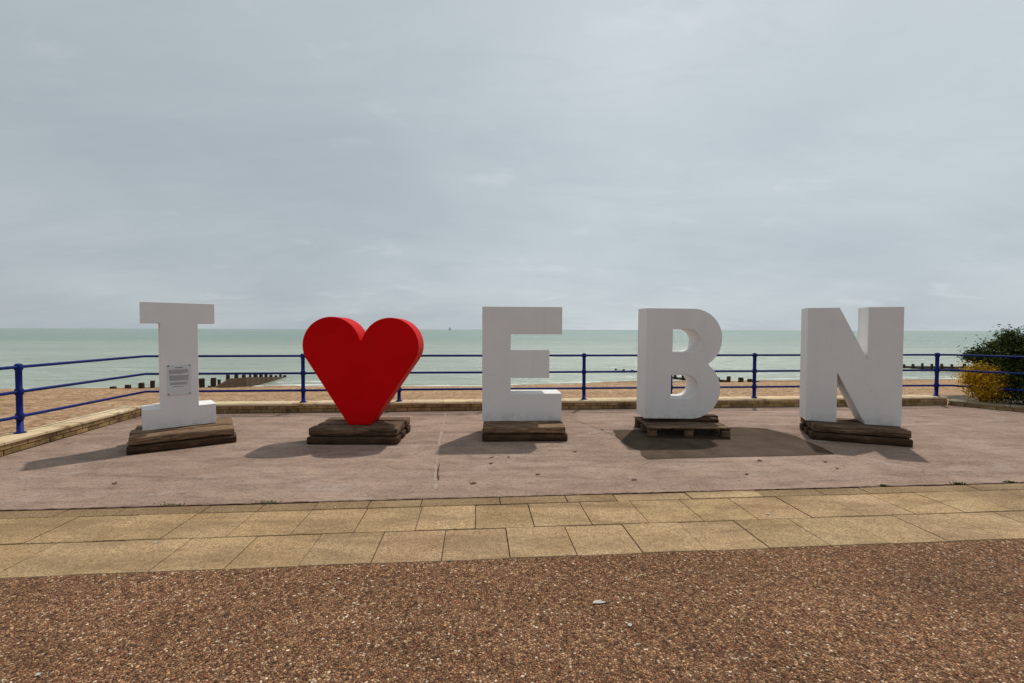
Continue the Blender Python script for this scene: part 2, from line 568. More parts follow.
# ------------------------------------------------------------------ object helpers
def tag(o, label=None, cat=None, group=None, kind=None):
    if label:
        o['label'] = label
    if cat:
        o['category'] = cat
    if group:
        o['group'] = group
    if kind:
        o['kind'] = kind
    return o


def empty(name, loc=(0, 0, 0), rz=0.0):
    o = bpy.data.objects.new(name, None)
    o.empty_display_size = 0.2
    COL.objects.link(o)
    o.location = loc
    o.rotation_euler = (0, 0, rz)
    return o


def link(name, me, mat, parent=None):
    o = bpy.data.objects.new(name, me)
    COL.objects.link(o)
    if mat is not None and not me.materials:
        me.materials.append(mat)
    if parent is not None:
        o.parent = parent
    return o


def from_bm(name, bm, mat, parent=None, smooth=False):
    me = bpy.data.meshes.new(name)
    bmesh.ops.recalc_face_normals(bm, faces=bm.faces)
    bm.to_mesh(me)
    bm.free()
    if smooth:
        for p in me.polygons:
            p.use_smooth = True
    return link(name, me, mat, parent)


def bm_box(bm, c, s, rz=0.0, bevel=0.0, jit=0.0):
    """axis box of full size s centred on c"""
    mtx = Matrix.Translation(c) @ Matrix.Rotation(rz, 4, 'Z')
    vs = []
    for x in (-.5, .5):
        for y in (-.5, .5):
            for z in (-.5, .5):
                p = Vector((x * s[0], y * s[1], z * s[2]))
                if jit:
                    p += Vector((random.uniform(-jit, jit), random.uniform(-jit, jit), random.uniform(-jit, jit)))
                vs.append(bm.verts.new(mtx @ p))
    q = [(0, 1, 3, 2), (4, 6, 7, 5), (0, 4, 5, 1), (2, 3, 7, 6), (0, 2, 6, 4), (1, 5, 7, 3)]
    fs = [bm.faces.new([vs[i] for i in f]) for f in q]
    if bevel:
        es = list({e for f in fs for e in f.edges})
        r = bmesh.ops.bevel(bm, geom=es, offset=bevel, segments=2, affect='EDGES', profile=0.6)
        return r['faces']
    return fs


def timber(name, L, Wd, H, mat, parent, loc, rz=0.0, seed=0, rough=0.006, bevel=0.012, tilt=0.0, crown=0.0):
    """one sawn, worn piece of timber: length along x, noise-worn faces and soft arrises"""
    bm = bmesh.new()
    nx = max(2, int(L / 0.05))
    ny, nz = max(2, int(Wd / 0.04)), max(2, int(H / 0.03))

    def pt(a, b, c):
        return Vector(((a / nx - .5) * L, (b / ny - .5) * Wd, (c / nz - .5) * H))
    cache = {}

    def vv(a, b, c):
        k = (a, b, c)
        if k not in cache:
            p = pt(a, b, c)
            # round the arrises
            hx, hy, hz = L / 2 - bevel, Wd / 2 - bevel, H / 2 - bevel
            q = Vector((max(-hx, min(hx, p.x)), max(-hy, min(hy, p.y)), max(-hz, min(hz, p.z))))
            d = p - q
            if d.length > 1e-6:
                p = q + d.normalized() * min(d.length, bevel)
            if crown and c == nz:
                p.z += crown * (1 - (2 * b / ny - 1) ** 2) - crown
            nn = mnoise.noise_vector(Vector((p.x * 3 + seed * 7.3, p.y * 9, p.z * 9 + seed)))
            n2 = mnoise.noise_vector(Vector((p.x * 14 + seed * 3.1, p.y * 30, p.z * 30)))
            p += Vector((nn.x * .3, nn.y, nn.z)) * rough + n2 * rough * 0.35
            cache[k] = bm.verts.new(p)
        return cache[k]
    for a in range(nx):
        for b in range(ny):
            for c in (0, nz):
                bm.faces.new([vv(a, b, c), vv(a + 1, b, c), vv(a + 1, b + 1, c), vv(a, b + 1, c)])
        for c in range(nz):
            for b in (0, ny):
                bm.faces.new([vv(a, b, c), vv(a + 1, b, c), vv(a + 1, b, c + 1), vv(a, b, c + 1)])
    for b in range(ny):
        for c in range(nz):
            for a in (0, nx):
                bm.faces.new([vv(a, b, c), vv(a, b + 1, c), vv(a, b + 1, c + 1), vv(a, b, c + 1)])
    o = from_bm(name, bm, mat, parent, smooth=True)
    o.location = loc
    o.rotation_euler = (tilt, 0, rz)
    return o


def tube_bm(bm, pts, r, n=10, cap=True):
    """round bar along a polyline"""
    pts = [Vector(p) for p in pts]
    rings = []
    for i, p in enumerate(pts):
        if i == 0:
            d = pts[1] - p
        elif i == len(pts) - 1:
            d = p - pts[i - 1]
        else:
            d = (pts[i + 1] - p).normalized() + (p - pts[i - 1]).normalized()
        d.normalize()
        a = d.cross(Vector((0, 0, 1)))
        if a.length < 1e-3:
            a = d.cross(Vector((1, 0, 0)))
        a.normalize()
        b = d.cross(a)
        rr = r[i] if isinstance(r, (list, tuple)) else r
        rings.append([bm.verts.new(p + (a * math.cos(2 * math.pi * k / n) + b * math.sin(2 * math.pi * k / n)) * rr) for k in range(n)])
    for i in range(len(rings) - 1):
        for k in range(n):
            f = bm.faces.new([rings[i][k], rings[i][(k + 1) % n], rings[i + 1][(k + 1) % n], rings[i + 1][k]])
            f.smooth = True
    if cap:
        bm.faces.new(rings[0][::-1])
        bm.faces.new(rings[-1])


def lathe_bm(bm, base, prof, n=16):
    """profile = [(radius, z)] turned about a vertical axis through base"""
    rings = []
    for r, z in prof:
        rings.append([bm.verts.new((base[0] + r * math.cos(2 * math.pi * k / n), base[1] + r * math.sin(2 * math.pi * k / n), base[2] + z)) for k in range(n)])
    for i in range(len(rings) - 1):
        for k in range(n):
            f = bm.faces.new([rings[i][k], rings[i][(k + 1) % n], rings[i + 1][(k + 1) % n], rings[i + 1][k]])
            f.smooth = True
    bm.faces.new(rings[0][::-1])
    bm.faces.new(rings[-1])


def set_tint(me, vals):
    """one RGB value per polygon, stored on corners"""
    at = me.color_attributes.new('tint', 'FLOAT_COLOR', 'CORNER')
    buf = np.ones((len(me.loops), 4), np.float32)
    for p, v in zip(me.polygons, vals):
        buf[p.loop_start:p.loop_start + p.loop_total, :3] = v
    at.data.foreach_set('color', buf.ravel())


# ------------------------------------------------------------------ the setting
SL = math.tan(R(4.62))                       # the seafront runs slightly away to the right


def line_y(c, x):
    return c + SL * x


def sheet(name, pts, z, mat, kind='structure', sub=0):
    bm = bmesh.new()
    f = bm.faces.new([bm.verts.new((p[0], p[1], z)) for p in pts])
    if f.normal.z < 0:
        f.normal_flip()
    o = from_bm(name, bm, mat)
    if o.data.polygons[0].normal.z < 0:
        o.data.flip_normals()
    return tag(o, kind=kind)


# promenade of resin bound gravel, paving strip, terrace
XL, XR = -45.0, 45.0
sheet('promenade', [(XL, -30), (XR, -30), (XR, line_y(3.03, XR)), (XL, line_y(3.03, XL))], 0.0, M_AGG)
sheet('paving_bed', [(XL, line_y(3.03, XL)), (XR, line_y(3.03, XR)), (XR, line_y(4.17, XR)), (XL, line_y(4.17, XL))], -0.012, M_BED)
C_IN_L, C_IN_R = (-6.72, 8.15), (9.28, 9.43)          # inner corners of the low wall
L_END, R_END = (-5.98, 3.68), (12.4, 5.42)
sheet('terrace', [L_END, (12.55, line_y(4.17, 12.55)), R_END, C_IN_R, C_IN_L], 0.0, M_TERR)
patch = [(1.59, 6.95), (1.545, 6.5), (1.56, 6.12), (1.60, 5.9), (1.68, 5.77), (1.63, 5.55), (1.66, 5.38), (2.0, 5.43), (2.33, 5.45), (2.7, 5.5),
         (3.11, 5.52), (3.63, 5.57), (4.12, 5.63), (4.19, 5.95), (4.2, 6.25), (4.25, 6.62), (4.08, 7.1), (3.64, 7.2), (2.8, 7.1), (2.1, 7.02)]
sheet('asphalt_patch', patch, 0.004, M_PATCH)


def strip(name, pts, w0, z, mat, seed):
    """thin irregular ribbon lying on the ground"""
    rr = random.Random(seed)
    bm = bmesh.new()
    L, Rr = [], []
    P = []
    for i in range(len(pts) - 1):
        n = max(2, int((Vector(pts[i + 1]) - Vector(pts[i])).length / 0.04))
        for k in range(n):
            P.append(Vector(pts[i]).lerp(Vector(pts[i + 1]), k / n))
    P.append(Vector(pts[-1]))
    for i, p in enumerate(P):
        d = (P[min(i + 1, len(P) - 1)] - P[max(i - 1, 0)]).normalized()
        a = Vector((-d.y, d.x))
        w = w0 * (0.35 + 0.9 * rr.random()) * (0.6 + 0.8 * abs(mnoise.noise(Vector((i * 0.21 + seed, 0, 0)))) * 2)
        j = a * w0 * 0.6 * mnoise.noise(Vector((i * 0.3, seed, 1)))
        L.append(bm.verts.new((p.x + a.x * w + j.x, p.y + a.y * w + j.y, z)))
        Rr.append(bm.verts.new((p.x - a.x * w + j.x, p.y - a.y * w + j.y, z)))
    for i in range(len(P) - 1):
        bm.faces.new([Rr[i], Rr[i + 1], L[i + 1], L[i]])
    o = from_bm(name, bm, mat)
    if o.data.polygons[0].normal.z < 0:
        o.data.flip_normals()
    return tag(o, kind='structure')


M_CRACK = mat_plain('open_joint', (0.055, 0.038, 0.028), 0.95, 0.4, 20, 0.3)
M_CRACKR = mat_plain('rusty_joint', (0.085, 0.042, 0.022), 0.95, 0.4, 20, 0.3)
M_REPAIR = mat_plain('pale_repair', (0.33, 0.24, 0.185), 0.9, 0.25, 6, 0.3)
strip('joint_repair', [(-0.75, 4.34), (-0.86, 5.0), (-0.95, 5.7), (-1.05, 6.5), (-1.25, 8.4)], 0.022, 0.003, M_REPAIR, 3)
strip('ground_crack', [(-0.765, 4.62), (-0.80, 4.78), (-0.83, 4.98), (-0.845, 5.18)], 0.012, 0.008, M_CRACKR, 5)
strip('ground_crack', [(1.0, 7.9), (1.25, 7.35), (1.44, 6.9), (1.56, 6.5)], 0.006, 0.008, M_CRACK, 9)
strip('ground_crack', [(3.7, 7.22), (4.1, 7.05), (4.3, 6.6), (4.6, 6.2)], 0.006, 0.008, M_CRACK, 12)
strip('edge_joint', [(-6.0, line_y(4.17, -6.0)), (0.0, 4.17), (5.0, line_y(4.17, 5.0)), (9.0, line_y(4.17, 9.0))], 0.007, 0.004, M_CRACKR, 15)

# paving slabs, three rows, each slab a real bevelled block
def paving():
    bm = bmesh.new()
    tint = {}
    rr = random.Random(4)
    c, s = math.cos(R(4.62)), math.sin(R(4.62))
    rows = [(3.03 * c, 0.468, -0.236, 0.472), (3.505 * c, 0.470, -0.004, 0.472), (3.982 * c, 0.165, -0.06, 0.62)]
    lay = bm.faces.layers.int.new('idx')
    idx = 0
    for ri, (v0, dv, u0, pw) in enumerate(rows):
        k0 = int(-44 / pw)
        uu = u0 + k0 * pw
        while uu < 44:
            wd = pw if ri < 2 else pw * rr.choice((0.75, 1.0, 1.0, 1.15))
            g = 0.0065 if ri < 2 else 0.009
            cu, cv = uu + wd / 2, v0 + dv / 2
            dz = rr.uniform(-0.002, 0.003) if abs(cu) < 8 else 0
            ctr = Vector((cu * c - cv * s, cu * s + cv * c, -0.022 + dz))
            fs = bm_box(bm, ctr, (wd - g, dv - g, 0.05), R(4.62) + rr.uniform(-.002, .002), 0.0035)
            b = rr.uniform(0.90, 1.06)
            t = (b, b * rr.uniform(.97, 1.01), b * rr.uniform(.92, 1.02))
            if ri == 2:
                pale = 1.15 < cu < 2.75
                t = (1.12, 1.13, 1.12) if pale else (b * .70, b * .68, b * .68)
            tint[idx] = t
            for f in bm.faces:
                pass
            uu += wd
            idx += 1
    me = bpy.data.meshes.new('paving')
    bmesh.ops.recalc_face_normals(bm, faces=bm.faces)
    bm.to_mesh(me)
    bm.free()
    per = len(me.polygons) // idx
    set_tint(me, [tint[min(p.index // per, idx - 1)] for p in me.polygons])
    return tag(link('paving', me, M_SLAB), kind='structure')


paving()
for xa, xb in ((XL, -6.35), (12.9, XR)):
    bm = bmesh.new()
    pl_ = []
    for x, dy in ((xa, 0.0), (xb, 0.0), (xb, 0.3), (xa, 0.3)):
        pl_.append((x, line_y(4.18, x) + dy))
    lo_ = [bm.verts.new((x, y, -1.2)) for x, y in pl_]
    hi_ = [bm.verts.new((x, y, 0.11)) for x, y in pl_]
    bm.faces.new(hi_)
    bm.faces.new(lo_[::-1])
    for k in range(4):
        bm.faces.new([lo_[k], lo_[(k + 1) % 4], hi_[(k + 1) % 4], hi_[k]])
    tag(from_bm('kerb', bm, M_REPAIR), kind='structure')

# shingle beach falling to the sea
WX = np.array([-400, -120, -37.8, -34.0, -30.9, -24.1, -16.9, -8.9, -2.6, 5.9, 10.5, 20.1, 25.4, 36.9, 41.6, 120, 400.])
WY = np.array([25., 29, 32.8, 33.4, 34.0, 34.4, 35.3, 35.5, 35.7, 38.1, 39.4, 40.0, 40.5, 41.6, 42.2, 49, 70.])


def beach_z(x, y):
    yw = np.interp(x, WX, WY)
    y0 = 9.3
    t = (y - y0) / (yw - y0)
    z = np.where(t < 0, -0.36 + 0.0 * y, -0.36 - 2.64 * (0.93 * t + 0.07 * t * t))
    z = np.where(t > 1.0, -3.0 - 0.11 * (y - yw), z)
    return z


def beach():
    xs = np.concatenate([np.linspace(-320, -60, 40, endpoint=False), np.linspace(-60, 70, 330, endpoint=False), np.linspace(70, 320, 40)])
    ys = np.concatenate([np.linspace(3.0, 9.0, 8, endpoint=False), np.linspace(9.0, 48, 200, endpoint=False), np.linspace(48, 120, 16)])
    X, Y = np.meshgrid(xs, ys)
    Z = beach_z(X, Y)
    for i in range(Z.shape[0]):
        for j in range(Z.shape[1]):
            x, y = X[i, j], Y[i, j]
            Z[i, j] += 0.05 * mnoise.noise((x * 0.25, y * 0.6, 0)) + 0.035 * mnoise.noise((x * 0.9, y * 1.6, 3)) + 0.02 * mnoise.noise((x * 2.7, y * 3.1, 5))
            # storm ridges that run along the shore
            Z[i, j] += 0.045 * math.sin(y * 1.15 + 1.5 * mnoise.noise((x * 0.05, 0, 2))) * min(1, max(0, (y - 12) / 6))
    # keep the ground below the paving at the landward edge
    nY, nX = Z.shape
    V = np.stack([X, Y, Z], -1).reshape(-1, 3)
    F = []
    for i in range(nY - 1):
        for j in range(nX - 1):
            a = i * nX + j
            F.append((a, a + 1, a + nX + 1, a + nX))
    me = bpy.data.meshes.new('beach')
    me.from_pydata(V.tolist(), [], F)
    for p in me.polygons:
        p.use_smooth = True
    return tag(link('beach', me, M_BEACH), kind='structure')


beach()
sheet('seabed', [(-30000, 60), (30000, 60), (30000, 40000), (-30000, 40000)], -12.0, M_BEACH)


def sea():
    xs = [-40000, -6000, -900] + list(np.linspace(-220, 220, 45)) + [900, 6000, 40000]
    ys = [20, 30, 45, 70, 110, 200, 400, 900, 2500, 8000, 45000]
    bm = bmesh.new()
    g = [[bm.verts.new((x, y, -3.0)) for x in xs] for y in ys]
    for i in range(len(ys) - 1):
        for j in range(len(xs) - 1):
            bm.faces.new([g[i][j], g[i][j + 1], g[i + 1][j + 1], g[i + 1][j]])
    return tag(from_bm('sea', bm, M_SEA), kind='structure')


sea()


def foam():
    """broken white edge of the last wave, with some slack lines further out"""
    bm = bmesh.new()

    def ribbon(x0, x1, off, wid, seed, dx=0.35, z=-2.985):
        prev = None
        x = x0
        while x < x1:
            yw = float(np.interp(x, WX, WY)) + off + 0.7 * mnoise.noise((x * 0.13, seed, 0)) + 0.25 * mnoise.noise((x * 0.6, seed, 4))
            w = wid * (0.25 + max(0, mnoise.noise((x * 0.22, seed, 7)) + 0.45)) + 0.05 * random.random()
            cur = (bm.verts.new((x, yw - w * .4, z)), bm.verts.new((x, yw + w * .6, z)))
            if prev:
                bm.faces.new([prev[0], cur[0], cur[1], prev[1]])
            prev = cur
            x += dx * random.uniform(.7, 1.3)
    ribbon(-60, 70, 0.15, 0.55, 1.0)
    ribbon(-19.9, -12, 1.0, 1.3, 3.0)
    ribbon(-20.2, -15.5, 3.2, 0.8, 5.0)
    ribbon(21, 40, 1.2, 0.5, 9.0)
    o = from_bm('sea_foam', bm, M_FOAM)
    return tag(o, 'thin broken white foam along the edge of the sea', None, None, 'stuff')


foam()
# planting bed behind the right-hand wall
sheet('planting_bed', [(9.62, 9.55), (12.7, 5.5), (20, 6.2), (20, 12), (10.2, 10.6)], 0.03, M_SOIL)


# ------------------------------------------------------------------ low walls
def low_wall(label, pts_in, side, courses, cop_mat, seed, drop=0.0):
    """inner base line pts_in[0]->pts_in[1]; the wall lies on the `side` of it. > brickwork, coping"""
    a, b = Vector(pts_in[0]), Vector(pts_in[1])
    L = (b - a).length
    ang = math.atan2(b.y - a.y, b.x - a.x)
    root = empty('low_wall', (a.x, a.y, -drop), ang)
    tag(root, label, 'wall')
    rr = random.Random(seed)
    # core + bricks of the inner face
    bm = bmesh.new()
    depth = 0.36
    bm_box(bm, (L / 2, side * (depth / 2 + 0.012), -0.19), (L, depth - 0.02, 0.60))
    from_bm('core', bm, M_MORTAR, root)
    bm = bmesh.new()
    cnt = 0
    for cidx in range(courses):
        z = 0.034 + cidx * 0.066
        x = -0.115 if cidx % 2 else 0.0
        while x < L:
            x0, x1 = max(0.0, x), min(L, x + 0.225)
            if x1 - x0 > 0.05:
                prot = rr.uniform(-0.004, 0.006)
                bm_box(bm, ((x0 + x1) / 2, side * (0.03 - prot), z), (x1 - x0 - 0.010, 0.05, 0.056), rr.uniform(-.006, .006), 0.004, 0.0015)
                cnt += 1
            x += 0.225
    o = from_bm('brickwork', bm, M_BRICK, root)
    per = len(o.data.polygons) // cnt
    tv = []
    for i in range(cnt):
        k = rr.uniform(.55, 1.15)
        tv.append((k, k * rr.uniform(.88, 1.0), k * rr.uniform(.8, 1.0)))
    set_tint(o.data, [tv[min(p.index // per, cnt - 1)] for p in o.data.polygons])
    # coping stones
    bm = bmesh.new()
    x, cnt = 0.0, 0
    cw = 0.6
    while x < L - 0.02:
        x1 = min(L, x + cw)
        bm_box(bm, ((x + x1) / 2, side * (0.18 - 0.006 + rr.uniform(-.004, .004)), 0.151 + rr.uniform(-.002, .002)),
               (x1 - x - 0.008, 0.37, 0.038), rr.uniform(-.003, .003), 0.007)
        x = x1
        cnt += 1
    o = from_bm('coping', bm, cop_mat, root)
    per = len(o.data.polygons) // cnt
    tv = []
    for i in range(cnt):
        k = rr.uniform(.86, 1.08)
        tv.append((k, k * rr.uniform(.96, 1.0), k * rr.uniform(.9, 1.0)))
    set_tint(o.data, [tv[min(p.index // per, cnt - 1)] for p in o.data.polygons])
    return root


low_wall('long low brick wall with pale coping on the seaward side, behind all the letters', (C_IN_L, C_IN_R), 1, 2, M_COP, 1)
low_wall('low yellow brick wall with pale coping beside the white letter I, running toward the viewer', (L_END, C_IN_L), 1, 2, M_COP, 2)
low_wall('low wall with mossy coping in front of the golden and dark green shrubs', (R_END, C_IN_R), -1, 2, M_COPG, 3, 0.07)


# ------------------------------------------------------------------ railing
def railing():
    root = empty('seafront_railing', (1.4, 8.99, 0.17))
    tag(root, 'blue painted steel railing with three bars along the low wall', 'railing')
    o0 = Vector(root.location)
    cl = lambda x: 8.87 + SL * x
    posts = [(-6.32, cl(-6.32)), (-4.02, cl(-4.02)), (-2.21, cl(-2.21)), (-0.37, cl(-0.37)), (1.46, cl(1.46)), (3.27, cl(3.27)), (5.07, cl(5.07)),
             (7.13, cl(7.13)), (9.2, cl(9.2)), (-6.60, 5.94), (-6.30, 3.9), (10.98, 7.82), (12.1, 6.38)]
    rails_z = (1.06, 0.727, 0.395)
    zt = 0.17
    for i, (x, y) in enumerate(posts):
        bm = bmesh.new()
        prof = [(0.062, 0.0), (0.062, 0.012), (0.036, 0.02), (0.034, 0.19)]
        for rz in rails_z[::-1]:
            h = rz - zt
            prof += [(0.034, h - 0.045), (0.044, h - 0.035), (0.047, h), (0.044, h + 0.035), (0.034, h + 0.045)]
        prof[-2:] = [(0.042, rails_z[0] - zt + 0.03), (0.026, rails_z[0] - zt + 0.046)]
        lathe_bm(bm, (x - o0.x, y - o0.y, 0), prof, 16)
        from_bm('post', bm, M_BLUE, root)
    paths = [[(-6.28, 3.6), (-6.60, 5.94), (-6.87, 8.32), (-6.32, cl(-6.32)), (-4.02, cl(-4.02)), (-2.21, cl(-2.21)), (-0.37, cl(-0.37)), (1.46, cl(1.46)),
              (3.27, cl(3.27)), (5.07, cl(5.07)), (7.13, cl(7.13)), (9.2, cl(9.2)), (9.54, 9.62), (10.2, 8.82), (10.98, 7.82), (12.6, 5.74)]]
    for rz in rails_z:
        bm = bmesh.new()
        pts = []
        P = paths[0]
        for i, (x, y) in enumerate(P):
            pts.append((x - o0.x, y - o0.y, rz - zt))
        # soften the corner bend
        tube_bm(bm, pts, 0.0215, 10)
        from_bm('rail', bm, M_BLUE, root)


railing()


# ------------------------------------------------------------------ timber bases and pallet
def base_frame(name, label, fl, fr, rows, depth, up_mat, low_mat, top_inset, seed, h1=0.11, h2=0.105, gap=0.035, lean=0.0):
    """stack of timbers: low beams under deck timbers, front bottom edge fl -> fr"""
    a, b = Vector(fl), Vector(fr)
    L = (b - a).length
    ang = math.atan2(b.y - a.y, b.x - a.x)
    mid = (a + b) / 2
    root = empty(name, (mid.x, mid.y, 0), ang)
    tag(root, label, 'platform')
    w = (depth - gap * (rows - 1)) / rows
    rr = random.Random(seed)
    for r in range(rows):
        y = w / 2 + r * (w + gap)
        timber('beam', L - rr.uniform(0, .02), w * (0.86 if r else 0.95), h1 - 0.012, low_mat, root, (rr.uniform(-.008, .008), y, h1 / 2 - 0.003), 0, seed * 10 + r, 0.004, 0.012)
    for r in range(rows):
        y = w / 2 + r * (w + gap) + (top_inset if r == 0 else 0)
        l2 = L - (0.045 if r == 0 else rr.uniform(0.02, .09))
        timber('deck_timber', l2, w, h2, up_mat, root, (rr.uniform(-.01, .01), y, h1 + h2 / 2 + 0.001), rr.uniform(-.006, .006), seed * 10 + 5 + r,
               0.0055, 0.012, 0, lean if r == 0 else 0.0)
    return root


base_frame('sleeper_platform', 'two layers of heavy brown sleepers carrying the white letter I', (-4.786, 5.47), (-3.822, 6.14), 3, 0.93, M_WOODL, M_WOODD, 0.03, 1, lean=0.015)
base_frame('timber_platform', 'dark weathered plank base with open gaps under the red heart', (-2.815, 6.02), (-1.556, 6.03), 3, 0.86, M_WOODM, M_WOODD, 0.045, 2, gap=0.085)
base_frame('timber_platform', 'base of a knotty light worn timber on a dark beam under the letter E', (-0.42, 6.20), (0.795, 6.245), 3, 0.86, M_WOODL, M_WOODD, 0.015, 3, lean=0.02)
base_frame('timber_platform', 'dark angled plank base with open end gaps under the letter N', (4.342, 6.394), (5.437, 5.966), 3, 0.80, M_WOODM, M_WOODD, 0.045, 4, gap=0.07)


def pallet():
    root = empty('wooden_pallet', (2.59, 6.44, 0), R(-1.0))
    tag(root, 'wooden pallet with boards and blocks under the letter B', 'pallet')
    Lx, D = 1.19, 0.81
    for i, y in enumerate((0.0475, 0.405, 0.7625)):
        timber('bottom_board', Lx, 0.095, 0.020, M_WOODD, root, (0, y, 0.0105), 0, 60 + i, 0.002, 0.004)
        for j, x in enumerate((-Lx / 2 + 0.065, 0, Lx / 2 - 0.065)):
            timber('block', 0.12, 0.095, 0.095, M_WOODL if (i == 0 and j == 1) else M_WOODM, root, (x, y, 0.069), 0, 70 + i * 3 + j, 0.002, 0.005)
    for j, x in enumerate((-Lx / 2 + 0.065, 0, Lx / 2 - 0.065)):
        timber('stringer_board', D, 0.115, 0.022, M_WOODD, root, (x, D / 2, 0.1285), R(90), 80 + j, 0.002, 0.004)
    for i, y in enumerate((0.07, 0.235, 0.405, 0.575, 0.74)):
        timber('deck_board', Lx + (0.01 if i else 0.02), 0.142 if i != 1 else 0.12, 0.024, M_WOODL if i == 0 else M_WOODM, root, (0, y, 0.1525), random.uniform(-.004, .004), 90 + i, 0.003, 0.005)
    return root


pallet()
# loose packing boards that level the B on its pallet
for i, (x, y, L, rz) in enumerate(((2.62, 6.90, 1.02, -0.02), (2.78, 7.12, 0.9, 0.05))):
    p_ = empty('packing_board', (x, y, 0.165), rz + R(-3))
    tag(p_, ('front packing board, dark and split, wedged between the pallet and the letter B', 'rear packing board, dark, sticking out to the right under the letter B')[i], 'board')
    timber('board', L, 0.16, 0.050, M_WOODD, p_, (0.05, 0, 0.0265), 0, 120 + i, 0.004, 0.006)


# ------------------------------------------------------------------ letters
def shape_mesh(loops, thick, bevel=0.006):
    """closed outline(s) in x/z, extruded to depth `thick` behind the front face at y = 0"""
    cu = bpy.data.curves.new('outline', 'CURVE')
    cu.dimensions = '2D'
    cu.fill_mode = 'BOTH'
    for lp in loops:
        sp = cu.splines.new('POLY')
        sp.points.add(len(lp) - 1)
        for q, (x, z) in zip(sp.points, lp):
            q.co = (x, z, 0, 1)
        sp.use_cyclic_u = True
    cu.extrude = thick / 2 - bevel
    cu.bevel_depth = bevel
    cu.bevel_resolution = 2
    cu.offset = -bevel
    ob = bpy.data.objects.new('outline', cu)
    COL.objects.link(ob)
    dg = bpy.context.evaluated_depsgraph_get()
    me = bpy.data.meshes.new_from_object(ob.evaluated_get(dg))
    bpy.data.objects.remove(ob)
    bpy.data.curves.remove(cu)
    # curve plane (x, y, z) -> letter (x, depth, z)
    n = len(me.vertices)
    co = np.empty(n * 3, np.float32)
    me.vertices.foreach_get('co', co)
    co = co.reshape(-1, 3)
    new = np.stack([co[:, 0], thick / 2 - co[:, 2], co[:, 1]], -1)
    me.vertices.foreach_set('co', new.ravel())
    me.update()
    bm = bmesh.new()
    bm.from_mesh(me)
    bmesh.ops.remove_doubles(bm, verts=bm.verts, dist=1e-5)
    bmesh.ops.recalc_face_normals(bm, faces=bm.faces)
    for f in bm.faces:
        f.smooth = False
    bm.to_mesh(me)
    bm.free()
    me.materials.clear()
    return me


def arc(cx, cz, rx, rz_, a0, a1, n):
    return [(cx + rx * math.cos(R(a0 + (a1 - a0) * i / n)), cz + rz_ * math.sin(R(a0 + (a1 - a0) * i / n))) for i in range(n + 1)]


def place(name, me, mat, xy, z, rot, label, cat, tilt=0.0):
    o = link(name, me, mat)
    o.location = (xy[0], xy[1], z)
    o.rotation_euler = (0, tilt, R(rot))
    o['label'] = label
    o['category'] = cat
    return o


T = 0.45
ZB = 0.219
# I
w, h = 0.818, 1.715
x0, x1 = -w / 2, w / 2
sx = 0.245 * w
tb, bb = 0.165 * h, 0.163 * h
I_loop = [(x0, 0), (x1, 0), (x1, bb), (x1 - sx, bb), (x1 - sx, h - tb), (x1, h - tb), (x1, h), (x0, h), (x0, h - tb), (x0 + sx, h - tb), (x0 + sx, bb), (x0, bb)]
oI = place('letter_sculpture', shape_mesh([I_loop], T), M_WHITE, (-4.585, 6.135), ZB, 41.0,
           'big white letter I with a small notice plaque on its stem', 'letter')
# plaque on the stem
pw, ph = 0.262, 0.415
pcx, pcz = -0.012, h * 0.382
bm = bmesh.new()
bm_box(bm, (pcx, -0.006, pcz), (pw, 0.010, ph), 0, 0.002)
pl = from_bm('plaque', bm, M_PLAQ, oI)
for dx in (-1, 1):
    for dz in (-1, 1):
        bm = bmesh.new()
        tube_bm(bm, [(pcx + dx * (pw / 2 - .013), -0.010, pcz + dz * (ph / 2 - .013)), (pcx + dx * (pw / 2 - .013), -0.0165, pcz + dz * (ph / 2 - .013))], 0.009, 10)
        from_bm('screw', bm, M_STEEL, pl)
bm = bmesh.new()
rr = random.Random(11)


def text_line(z, x0_, x1_, hh):
    x = x0_
    while x < x1_ - 0.006:
        wl_ = min(rr.uniform(0.008, 0.024), x1_ - x)
        bm_box(bm, (pcx + x + wl_ / 2, -0.0118, pcz + z), (wl_, 0.0012, hh))
        x += wl_ + 0.0045


text_line(0.168, -0.045, 0.045, 0.011)
for k in range(5):
    text_line(0.138 - k * 0.0125, -0.112 + (0.01 if k == 3 else 0), 0.110 - (0.055 if k == 4 else 0) - rr.uniform(0, .01), 0.0058)
for k in range(6):
    text_line(0.058 - k * 0.0125, -0.108, 0.112 - rr.uniform(0, .012), 0.0058)
for k in range(3):
    text_line(-0.038 - k * 0.0125, -0.10, 0.105 - rr.uniform(0, .02), 0.0058)
text_line(-0.092, -0.07, 0.055, 0.0058)
from_bm('lettering', bm, M_INK, pl)

# heart
def heart_loop():
    lp = [(-0.155, 0.0), (0.158, 0.0)]
    lp += arc(0.438, 1.122, 0.402, 0.402, -27, 165, 34)
    lp += [(0.030, 1.206)]
    lp += arc(-0.390, 1.130, 0.405, 0.405, 11, 206, 34)
    return lp


hl = heart_loop()
oH = place('heart_sculpture', shape_mesh([hl], 0.42, 0.008), M_RED, (-2.165, 6.29), ZB, 1.0,
           'big glossy red heart standing on its flattened point', 'heart')

# E
w, h = 1.187, 1.70
x0, x1 = -w / 2, w / 2
st = 0.354 * w
E_loop = [(x0, 0), (x1 - 0.004, 0), (x1 - 0.004, .24 * h), (x0 + st, .24 * h), (x0 + st, .378 * h), (x0 + .84 * w, .378 * h), (x0 + .84 * w, .618 * h),
          (x0 + st, .618 * h), (x0 + st, .76 * h), (x1, .76 * h), (x1, h), (x0, h)]
place('letter_sculpture', shape_mesh([E_loop], T), M_WHITE, (0.155, 6.585), ZB, 3.6, 'big white letter E standing in the middle, between heart and B', 'letter')

